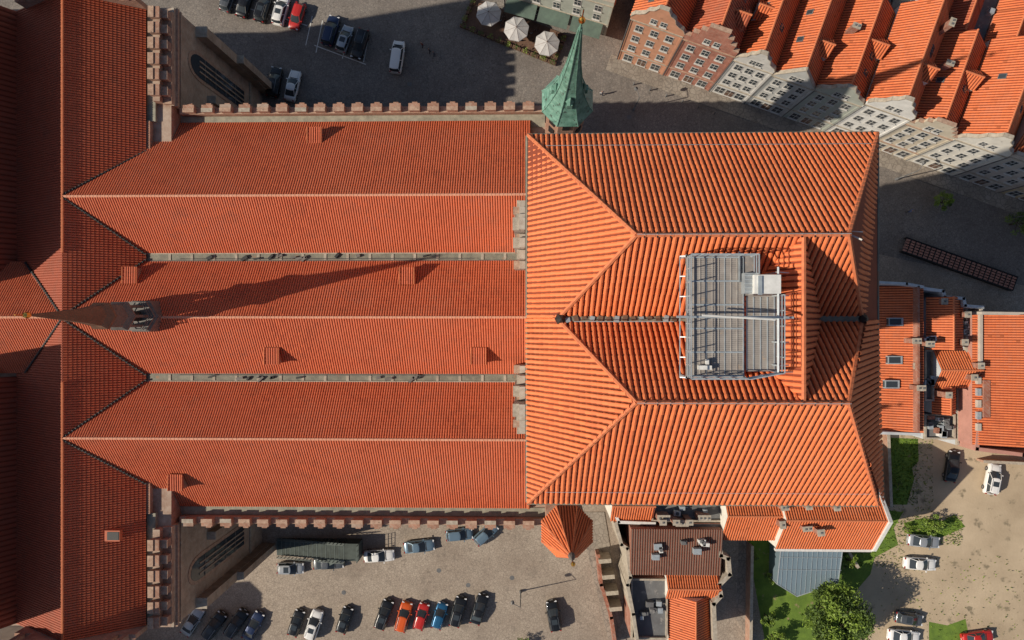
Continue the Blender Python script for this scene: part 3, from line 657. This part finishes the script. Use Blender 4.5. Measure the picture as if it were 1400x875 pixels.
edgewall(r,((1342,424),(1342,500)),10.3,5,.35); edgewall(r,((1342,540),(1336,614),(1400,622),(1470,626)),9.8,3,.5); edgewall(r,((1344,428),(1470,430)),11.5,5,.4)
for k in range(5): 
    p=S(1338,520+k*16,10); r.box((p.x,p.y,9.6),(.5,1.0,1.2),0,8 if k%2 else 5)
r.box((S(1348,545,10.2).x,S(1348,545,10.2).y,10.3),(.9,5,.25),0,4)
r.build('house_body',[T_HSE,T_PAN,M_RIDGE2,plaster('pink_render',(.5,.25,.2)),BRICKH,plaster('pale_coping',(.50,.44,.38)),GREYFLAT,GLASS,STEEL,WHITE,T_HSE2,T_DARK],e)
e=empty('low_tiled_house'); r=MB()
gbl(r,834,660,892,712,8,10.5,'x'); gbl(r,985,655,1066,738,8.5,12,'x'); flat(r,890,660,988,712,8,6)
for px,py in((905,705),(930,712),(960,705)): 
    p=S(px,py,9); chim(r,(p.x,p.y),1.6,.7,7,10.2)
junk(r,940,695,8.1,8,36)
edgewall(r,((832,683),(846,714),(895,716)),8.7,9,.4)
r.build('house_body',BM,e)
e=empty('chimney_house'); r=MB()
x0_,y0_,x1_,y1_=Q(1060,650,1192,750,9); r.bb(x0_+.1,x1_-.1,y0_+.1,y1_-.1,0,8.95,3)
gable(r,((x0_+x1_)/2,(y0_+y1_)/2),0,x1_-x0_,y1_-y0_,9,13.2,0,0,w=.34)
r.slab([(x1_+.0,y0_-.2,0),(x1_,y0_-.2,9.3),(x1_,(y0_+y1_)/2,13.7),(x1_,y1_,9.1),(x1_,y1_,0)],(1,0,0),.45,9); r.bb(x0_,x1_,y0_-.35,y0_-.02,8.5,9.1,9)
for px,py,s_ in((1072,693,.9),(1103,690,.7),(1118,725,.8),(1142,692,.7),(1100,720,1.1),(1068,716,.6)):
    p=S(px,py,12.5); chim(r,(p.x,p.y),s_,1.3-s_*.7,9,13.3+U(-.5,.3),.1)
r.build('house_body',BM,e)
e=empty('courtyard_brick_house'); r=MB()
shed(r,862,722,986,788,8.5,9.8,'T',11,4); flat(r,862,790,912,872,7,6,4); gbl(r,910,782,982,818,8,9.6,'x'); gbl(r,914,812,976,884,7,9.8,'y')
flat(r,940,716,988,742,8.6,6,4,False)
junk(r,950,745,9.6,5,20); junk(r,890,830,7.1,6,16); junk(r,902,752,9.2,3,8)
edgewall(r,((983,735),(986,760),(996,764),(998,786),(984,800),(986,815),(976,826),(978,875)),9.2,5,.55)
edgewall(r,((842,716),(850,745),(858,750),(862,790),(858,800),(866,840),(872,880)),8.6,5,.45); edgewall(r,((818,760),(822,800),(836,845),(842,885)),2.5,4,.5)
for i in range(4):
    p=S(828+i*5,770+i*22,4); r.box((p.x,p.y,1.6),(1.8,.6,3.2),.1,5)
for i in range(3):
    p=S(905+i*18,712,10); chim(r,(p.x,p.y),.8,.6,7,10.8)
r.build('house_body',BM,e)
e=empty('neighbouring_house'); r=MB()
r.bb(-84,-64,-72,-47,0,16.5,3); gable(r,(-74,-59.5),math.pi/2,25,20.4,16.5,22.5,0,0,w=.6,course=None)
r.build('house_body',BM,e)
# glasshouse : lean-to glazed roof, high side by the house
e=empty('glasshouse'); r=MB(); gp=[S(1066,744,4),S(1150,744,4),S(1147,798,4),S(1092,818,4),S(1064,800,4)]
ytop=gp[0].y; ybot=gp[3].y
def gz(y): return 4.6-(ytop-y)/(ytop-ybot)*1.3
top=[Vector((p.x,p.y,gz(p.y))) for p in gp]
r.poly(top,0)
for i in range(5):
    p=top[i];q=top[(i+1)%5]; r.poly([(p.x,p.y,0),(q.x,q.y,0),q,p],0); r.tube(p,q,.09,4,1); r.tube((p.x,p.y,0),p,.08,4,1)
def ybottom(x):
    pts=[gp[4],gp[3],gp[2]]
    for a,b_ in((gp[4],gp[3]),(gp[3],gp[2])):
        if a.x<=x<=b_.x: return a.y+(b_.y-a.y)*(x-a.x)/(b_.x-a.x)
    return gp[2].y
xa=gp[0].x+.35
while xa<gp[2].x:
    yb=ybottom(xa); r.tube((xa,ytop,gz(ytop)+.05),(xa,yb,gz(yb)+.05),.03,4,1); xa+=.7
for k in(.3,.62):
    y=ytop+(gp[4].y-ytop)*k; r.tube((gp[0].x,y,gz(y)+.06),(gp[1].x,y,gz(y)+.06),.04,4,1)
r.build('glass_and_frame',[GHG,STEEL],e)
gw=MB()
def wallseg(a,b_,h,th=.3):
    p=S(*a);q=S(*b_); c_=(p+q)/2; d=q-p; gw.box((c_.x,c_.y,h/2),(d.length,th,h),math.atan2(d.y,d.x),0); gw.box((c_.x,c_.y,h+.04),(d.length,th+.12,.08),math.atan2(d.y,d.x),1)
wallseg((1022,740),(1020,880),2.2); wallseg((1150,745),(1165,770),2); wallseg((1208,590),(1212,690),1.4); wallseg((1335,628),(1420,632),1.6)
gw.build('garden_wall',[BRICK2,STONE])
sheet('garden_path',G((1010,740),(1020,740),(1018,840),(1040,880),(1025,880),(1006,845)),.012,SLAB)
# ------------------------------------------------------------------ CARS
paints={}
def paint(n,c,met=.3):
    if n not in paints:
        m,nt,b=newmat('car_paint_'+n); b.inputs['Base Color'].default_value=(*c,1); b.inputs['Roughness'].default_value=.35; b.inputs['Metallic'].default_value=met; b.inputs['Coat Weight'].default_value=.6; b.inputs['Coat Roughness'].default_value=.08; paints[n]=m
    return paints[n]
PC={'white':(.75,.75,.74),'black':(.015,.016,.018),'red':(.45,.02,.015),'orange':(.60,.09,.01),'blue':(.02,.12,.25),'navy':(.02,.035,.09),'silver':(.40,.42,.44),'grey':(.12,.13,.14),'steel':(.16,.24,.31)}
cars={}
def car(kind,col):
    if (kind,col) in cars: return cars[(kind,col)]
    L,W={'hatch':(4.1,1.78),'sedan':(4.7,1.82),'suv':(4.6,1.9),'van':(4.9,1.92)}[kind]
    zb={'hatch':.92,'sedan':.92,'suv':1.05,'van':1.12}[kind]; zt={'hatch':1.48,'sedan':1.44,'suv':1.68,'van':1.9}[kind]
    mb=MB()
    st=[(-.5,.74,.58),(-.488,.86,.76),(-.45,.94,.97),(-.38,.985,1.0),(-.2,1,1.0),(0,1,1.0),(.18,1,1.0),(.27,.99,.97),(.37,.965,.91),(.44,.92,.84),(.48,.84,.74),(.5,.70,.56)]
    V=[];n=13
    for t,wf,zf in st:
        w=W/2*wf; z=zb*zf
        half=[(w*.88,.2),(w*.98,.3),(w,.5),(w*.99,z*.8),(w*.93,z*.96),(w*.75,z),(0,z+.03)]
        ring=half+[(-y,zz) for y,zz in reversed(half[:-1])]
        V+=[(t*L,y,zz) for y,zz in ring]
    Fs=[]
    for k in range(len(st)-1):
        for i in range(n-1): Fs.append((k*n+i,(k+1)*n+i,(k+1)*n+i+1,k*n+i+1))
        Fs.append((k*n+n-1,(k+1)*n+n-1,(k+1)*n,k*n))
    Fs.append(tuple(range(n))); Fs.append(tuple(range(len(st)*n-1,(len(st)-1)*n-1,-1)))
    mb.raw(V,Fs,0,True)
    r0,f0,r1,f1={'hatch':(-.455,.25,-.385,.06),'sedan':(-.37,.22,-.20,.03),'suv':(-.465,.25,-.42,.07),'van':(-.475,.33,-.45,.19)}[kind]
    w=W/2
    def loop(xr,xf,wf,z,dz=0):
        xr*=L;xf*=L
        h=[(xf+.04,0,z),(xf,.5*w*wf/.9,z),(xf-.16,w*wf,z-dz),((xf*.45+xr*.55),w*wf*1.03,z-dz),(xr+.1,w*wf*.97,z-dz),(xr,.5*w*wf/.9,z)]
        return h+[(xr-.03,0,z)]+[(x,-y,zz) for x,y,zz in reversed(h[1:])]
    l0=loop(r0,f0,.88,zb-.02); l1=loop(r1,f1,.70,zt-.07); l2=loop(r1+.012,f1-.015,.60,zt-.01,.02); l3=loop(r1+.05,f1-.06,.3,zt+.015)
    k=len(l0); Vs=l0+l1+l2+l3
    fs=[(i,(i+1)%k,k+(i+1)%k,k+i) for i in range(k)]; ms=[1]*k
    for q in(1,2):
        fs+=[(q*k+i,q*k+(i+1)%k,(q+1)*k+(i+1)%k,(q+1)*k+i) for i in range(k)]; ms+=[0]*k
    fs.append(tuple(range(3*k,4*k))); ms.append(0)
    mb.raw(Vs,fs,ms)
    for i in(2,3,4,k-2,k-3,k-4): mb.tube(l0[i],l1[i],.045,5,0)
    for a in((2,3),(3,4),(k-2,k-3),(k-3,k-4)): mb.tube(l1[a[0]],l1[a[1]],.035,4,0)
    for sx in(-.31,.30):
        for sy in(1,-1):
            c_=Vector((sx*L,sy*(w-.1),.33)); mb.tube(c_-Vector((0,.11,0)),c_+Vector((0,.11,0)),.33,14,2); mb.tube(c_-Vector((0,.12,0)),c_+Vector((0,.12,0)),.2,10,3)
    for sy in(1,-1):
        mb.box((.17*L,sy*(w+.09),zb+.03),(.14,.22,.13),0,0)
        mb.box((.468*L,sy*w*.66,zb*.74),(.2,.34,.12),-sy*.35,4); mb.box((-.482*L,sy*w*.72,zb*.85),(.12,.28,.16),sy*.2,5)
        if kind=='suv': mb.tube((r1*L+.3,sy*w*.62,zt+.04),(f1*L-.2,sy*w*.62,zt+.04),.025,4,3)
        mb.tube((f0*L+.02,sy*.62*w,zb+.005),(.43*L,sy*.55*w,zb*.88+.01),.008,3,2)
    mb.box((f0*L+.05,0,zb+.02),(.10,W*.72,.02),0,2); mb.box((.498*L,0,.42),(.05,.9,.2),0,2); mb.box((.51*L,0,.45),(.02,.5,.1),0,4); mb.box((-.505*L,0,.55),(.02,.5,.11),0,4)
    if kind in('suv','hatch') and col in('white','grey','black','silver'): mb.box(((r1+f1)/2*L+.25,0,zt+.01),(.75,.85,.03),0,1)
    ob=mb.build('parked_car',[paint(col,PC[col],0 if col in('white','red','orange') else .4),GLASS,RUBBER,HUB,LAMPW,LAMPR]); me=ob.data
    bpy.data.objects.remove(ob); cars[(kind,col)]=me; return me
def put(px,py,ang,kind,col):
    me=car(kind,col); o=bpy.data.objects.new('parked_van' if kind=='van' else 'parked_car',me); bpy.context.scene.collection.objects.link(o)
    p=S(px,py,.7); o.location=(p.x,p.y,.012); o.rotation_euler=(0,0,math.radians(ang+U(-2,2)))
for c_ in [(335,3,72,'sedan','black'),(312,-2,72,'hatch','grey'),(360,10,74,'suv','black'),(384,14,74,'suv','white'),(406,22,250,'hatch','red'),(452,42,72,'suv','navy'),(471,53,72,'hatch','silver'),(492,60,252,'suv','black'),(543,78,80,'van','white'),(375,112,80,'suv','black'),(400,117,76,'sedan','white'),
 (397,777,2,'hatch','silver'),(449,770,3,'sedan','grey'),(518,760,5,'sedan','white'),(573,747,5,'sedan','steel'),(628,731,8,'hatch','steel'),(664,730,40,'hatch','steel'),
 (405,852,72,'hatch','black'),(429,854,72,'suv','white'),(471,848,70,'hatch','black'),(525,840,72,'suv','black'),(552,843,74,'suv','orange'),(576,843,74,'hatch','red'),(601,842,74,'hatch','blue'),(626,836,74,'suv','black'),(655,833,74,'sedan','black'),
 (263,850,58,'sedan','silver'),(293,855,56,'suv','black'),(323,852,58,'suv','black'),(346,856,60,'sedan','navy'),(757,842,100,'suv','black'),
 (1302,638,82,'sedan','black'),(1357,655,80,'suv','white'),(1263,740,-5,'sedan','silver'),(1258,771,-3,'sedan','white'),(1243,846,-8,'hatch','grey'),(1236,870,-4,'sedan','white'),(1337,872,10,'sedan','red')]: put(*c_)
# ------------------------------------------------------------------ street furniture
CL=simple('parasol_canvas',(.52,.51,.50),(.42,.41,.41),.9,1.5)
for px,py in((668,17),(706,38),(748,58)):
    p=S(px,py,2.9); mb=MB(); n=8
    for i in range(n):
        t=2*math.pi*i/n+.2;t2=t+2*math.pi/n
        a=Vector((p.x+1.9*math.cos(t),p.y+1.9*math.sin(t),2.55));b_=Vector((p.x+1.9*math.cos(t2),p.y+1.9*math.sin(t2),2.55)); m_=(a+b_)/2*.985+Vector((p.x,p.y,2.55))*.015; m_.z=2.5
        ap=Vector((p.x,p.y,3.25)); mb.poly([a,m_,ap],0); mb.poly([m_,b_,ap],0); mb.poly([a,a-Vector((0,0,.22)),m_-Vector((0,0,.22)),m_],0); mb.poly([m_,m_-Vector((0,0,.22)),b_-Vector((0,0,.22)),b_],0); mb.tube(a,ap,.02,4,1)
    mb.tube((p.x,p.y,0),(p.x,p.y,3.4),.04,8,1); mb.loft((p.x,p.y),[(.4,0),(.4,.1),(.08,.14)],10,2); mb.build('parasol',[CL,WOOD,GREYFLAT])
def leaves(mb,c,R,n,size,mi,flat_=1.0):
    for _ in range(n):
        while True:
            v=Vector((U(-1,1),U(-1,1),U(-1,1)))
            if v.length<1: break
        p=Vector(c)+Vector((v.x*R,v.y*R,v.z*R*flat_)); a=Vector((U(-1,1),U(-1,1),U(-.6,.6))).normalized()*size*U(.6,1.3); b_=a.orthogonal().normalized(); b_.rotate(Matrix.Rotation(U(0,6.28),3,a)); b_*=size*U(.4,.8)
        mb.poly([p-a,p-b_*.6,p+a,p+b_*.6],mi)
D=(S(770,78)-S(632,22)).normalized(); ang=math.atan2(D.y,D.x)
tc=MB(); pn=Vector((-D.y,D.x,0))
c0=S(703,42); tc.box((c0.x,c0.y,.09),(15.5,4.6,.16),ang,0)
tc.build('terrace_deck',[WOOD])
pl=MB()
for i in range(11):
    q=c0+D*(-7.2+i*1.44)-pn*2.45; pl.box((q.x,q.y,.4),(1.3,.45,.5),ang,0); leaves(pl,(q.x,q.y,.85),.5,45,.13,1 if i%2 else 2,.6)
for i in range(3):
    for sx in(-1,1):
        q=c0+D*7.5*sx+pn*(-1.3+i*1.4); pl.box((q.x,q.y,.4),(.45,1.2,.5),ang,0); leaves(pl,(q.x,q.y,.85),.5,45,.13,1+i%2,.6)
pl.build('planter_hedge',[WOOD,LEAF1,LEAF2])
for i in range(8):
    q=c0+D*(-6+i*1.7)+pn*U(-1.2,1.4); tb=MB(); tb.loft((q.x,q.y),[(.4,.9),(.4,.94)],12,0); tb.tube((q.x,q.y,.17),(q.x,q.y,.9),.04,6,1); tb.loft((q.x,q.y),[(.25,.17),(.25,.2)],8,1)
    for k in range(3):
        t=k*2.1+rnd(); cx,cy=q.x+.75*math.cos(t),q.y+.75*math.sin(t); tb.box((cx,cy,.63),(.42,.42,.05),t,0); tb.box((cx+.2*math.cos(t),cy+.2*math.sin(t),.87),(.05,.42,.45),t,0)
        for a in(-.17,.17):
            for b_ in(-.17,.17): tb.tube((cx+a,cy+b_,.17),(cx+a,cy+b_,.62),.02,4,1)
    tb.build('cafe_table_set',[WOOD,STEEL])
bn=MB(); p=S(1236,334,.8); q=S(1388,388,.8); d=(q-p).normalized(); nn=Vector((-d.y,d.x,0)); L=(q-p).length; ang=math.atan2(d.y,d.x); n=22
for i in range(n):
    c_=p+d*(L*(i+.5)/n)
    for k in range(5): 
        cc=c_+nn*(-.8+k*.4); bn.box((cc.x,cc.y,.78),(L/n*.78,.28,.06),ang,0)
    cc=c_+d*(L/n*.5); bn.box((cc.x,cc.y,.45),(.09,2.1,.8),ang,1)
for sgn in(-1,1):
    c_=(p+q)/2+nn*1.08*sgn; bn.box((c_.x,c_.y,.5),(L,.1,.9),ang,1)
bn.build('long_slatted_bench',[simple('rust_wood',(.45,.22,.165),(.33,.16,.12),.8,2),DARK])
def lamp(px,py,h=6,ang=0):
    p=S(px,py); mb=MB(); mb.loft((p.x,p.y),[(.22,0),(.2,.5),(.09,.7),(.06,h)],10,0); q=Vector((p.x+1.3*math.cos(ang),p.y+1.3*math.sin(ang),h+.25)); mb.tube((p.x,p.y,h),q,.045,6,0)
    mb.loft((q.x,q.y),[(.1,h+.3),(.28,h+.1),(.25,h-.15),(.1,h-.2)],8,0); mb.loft((q.x,q.y),[(.2,h-.32),(.22,h-.16)],8,1); mb.build('street_lamp',[GREYFLAT,LAMPW])
lamp(712,808,6,2.6); lamp(1225,245,6,1); lamp(866,150,6,2); lamp(1375,300,6,2)
bo=MB()
for i in range(9):
    p=S(800+i*22,92+i*8); 
    if i>2: bo.loft((p.x,p.y),[(.09,0),(.09,.8),(.12,.85),(.05,.95)],8,0)
bo.build('bollards',[GREYFLAT])
st=MB(); a=S(382,748);b_=S(478,738)
for i in range(16):
    x=a.x+(b_.x-a.x)*i/15; hh=.16+.15*i; st.bb(x-.30,x+.30,a.y-1.2,a.y+1.4,0,hh,0); st.bb(x-.34,x-.22,a.y-1.2,a.y+1.4,hh,hh+.03,1)
for yy in(-1.25,1.45): rail((a.x,a.y+yy,0.2),(b_.x,a.y+yy,2.4),1.1,st,1,.04,.6)
st.bb(b_.x+.32,b_.x+2.0,a.y-1.2,a.y+1.4,0,2.5,0); rail((b_.x+1.95,a.y-1.1,2.5),(b_.x+1.95,a.y+1.3,2.5),1.1,st,1,.04,.6)
p=S(462,760); st.box((p.x,p.y,.6),(3.4,.8,1.2),.5,2); st.box((p.x,p.y,1.25),(3.6,1.0,.1),.5,1)
st.build('external_stair',[simple('stair_concrete',(.09,.11,.10),(.05,.06,.055),.9,1),simple('dark_green_steel',(.12,.15,.14),(.08,.10,.09),.6,2),GREYFLAT])
def tree(px,py,R,H_,nl,name='garden_tree',sz=.26):
    p=S(px,py,H_*.6); mb=MB(); base=Vector((p.x,p.y,0)); mb.tube(base,base+Vector((0,0,H_*.45)),.28*R/4,8,0,.18*R/4); top=base+Vector((0,0,H_*.4))
    cl=[]
    for i in range(int(9+R*8)):
        t=U(0,6.283); u=U(.15,1)**.6; ph=U(-.35,1); c_=base+Vector((R*.85*u*math.cos(t),R*.85*u*math.sin(t),H_*.6+ph*H_*.36*math.sqrt(max(0,1-u*u*.8)))); cl.append(c_)
    for c_ in cl[:14]: mb.tube(top+Vector((U(-.1,.1),U(-.1,.1),U(-.5,1))),c_,.09*R/4,5,0,.02)
    for c_ in cl: leaves(mb,c_,R*U(.2,.34),int(nl/len(cl)),sz,random.choice((1,1,2)),.8)
    mb.build(name,[BARK,LEAF1,LEAF2])
tree(1144,845,4.9,8,12000); tree(1276,717,1.6,2.6,1100,'shrub',.16); tree(1240,722,.8,1.2,300,'shrub',.12)
tree(1290,276,1.5,2.5,900,'shrub',.16); tree(1392,305,1.8,3,900,'shrub',.16); tree(1052,790,.9,2.2,450,'shrub',.16); tree(1160,765,1.4,3,800,'shrub',.16)
tree(1050,845,1.3,2.4,700,'shrub',.2); tree(1060,875,1.6,3,900,'shrub',.2); tree(1030,760,.8,1.6,300,'shrub',.15); tree(715,880,1.2,2,500,'shrub',.15); tree(1227,660,.9,1.2,300,'shrub',.12)
gt=MB()
for poly_ in(((1150,690),(1235,775)),((1213,600),(1255,690)),((1235,705),(1315,745)),((1200,760),(1400,875)),((1245,590),(1275,700))):
    for _ in range(900 if poly_[0][0] not in(1200,1245) else 350):
        p=S(U(poly_[0][0],poly_[1][0]),U(poly_[0][1],poly_[1][1])); a=Vector((U(-1,1),U(-1,1),0))*.13; gt.poly([p-a,p+a,p+a.orthogonal()*.2+Vector((U(-.08,.08),U(-.08,.08),U(.12,.3)))],random.choice((0,0,1)))
gt.build('grass_tufts',[LEAF1,LEAF2])
def person(px,py,ang,top,legs):
    p=S(px,py); me=bpy.data.meshes.new('pedestrian')
    V=[(0,0,.95),(0,0,1.2),(0,0,1.45),(0,0,1.55),(0,0,1.68),(0,.2,1.42),(.08,.27,1.12),(.2,.27,.88),(0,-.2,1.42),(-.05,-.27,1.12),(.05,-.29,.88),(0,.1,.9),(.15,.11,.5),(.1,.11,.06),(.25,.12,.03),(0,-.1,.9),(-.05,-.11,.5),(-.22,-.11,.08),(-.08,-.12,.03)]
    E=[(0,1),(1,2),(2,3),(3,4),(2,5),(5,6),(6,7),(2,8),(8,9),(9,10),(0,11),(11,12),(12,13),(13,14),(0,15),(15,16),(16,17),(17,18)]
    R=[.16,.15,.16,.06,.11,.07,.05,.04,.07,.05,.04,.1,.07,.05,.05,.1,.07,.05,.05]
    me.from_pydata(V,E,[]); o=bpy.data.objects.new('pedestrian',me); bpy.context.scene.collection.objects.link(o)
    md=o.modifiers.new('s','SKIN')
    for i,sv in enumerate(me.skin_vertices[0].data): sv.radius=(R[i],R[i]); sv.use_root=(i==0)
    sb=o.modifiers.new('ss','SUBSURF'); sb.levels=1; sb.render_levels=1
    dg=bpy.context.evaluated_depsgraph_get(); nm=bpy.data.meshes.new_from_object(o.evaluated_get(dg)); bpy.data.objects.remove(o)
    for c_ in(top,legs,(.35,.2,.14),(.05,.03,.02)):
        m,nt,b=newmat('cloth'); b.inputs['Base Color'].default_value=(*c_,1); nm.materials.append(m)
    for f in nm.polygons:
        z=f.center.z; f.material_index=3 if z>1.68 else 2 if z>1.5 else (0 if z>.92 else 1)
    o=bpy.data.objects.new('pedestrian',nm); bpy.context.scene.collection.objects.link(o); o.location=(p.x,p.y,.005); o.rotation_euler=(0,0,ang)
person(588,72,.6,(.03,.03,.04),(.03,.03,.05)); person(594,76,.6,(.1,.1,.12),(.03,.04,.07)); person(578,64,1,(.2,.05,.04),(.03,.03,.03)); person(822,130,2,(.5,.5,.5),(.03,.04,.08)); person(1240,290,2.5,(.1,.15,.3),(.03,.03,.03))
# ------------------------------------------------------------------ light, camera
EL=math.radians(35); AZ=math.radians(12.5)
tosun=Vector((-math.cos(EL)*math.cos(AZ),-math.cos(EL)*math.sin(AZ),math.sin(EL)))
sl=bpy.data.lights.new('sun','SUN'); sl.energy=5.0; sl.angle=math.radians(.5); sl.color=(1,.89,.73)
so=bpy.data.objects.new('sun',sl); bpy.context.scene.collection.objects.link(so); so.rotation_euler=tosun.to_track_quat('Z','Y').to_euler(); so.location=(-50,-20,120)
w=bpy.data.worlds.new('World'); bpy.context.scene.world=w; w.use_nodes=True; nt=w.node_tree
sk=nt.nodes.new('ShaderNodeTexSky'); sk.sky_type='NISHITA'; sk.sun_disc=False; sk.sun_elevation=EL; sk.sun_rotation=math.atan2(tosun.x,tosun.y)
nt.links.new(sk.outputs[0],nt.nodes['Background'].inputs[0]); nt.nodes['Background'].inputs[1].default_value=.075
cd=bpy.data.cameras.new('camera'); cd.sensor_width=36; cd.lens=F/1400*36; cd.clip_end=5000; cd.clip_start=.5
co=bpy.data.objects.new('camera',cd); bpy.context.scene.collection.objects.link(co); co.location=(0,0,CAM_H); co.rotation_euler=(0,TH,0)
bpy.context.scene.camera=co
bpy.context.scene.view_settings.view_transform='Standard'; bpy.context.scene.view_settings.look='None'; bpy.context.scene.view_settings.exposure=0
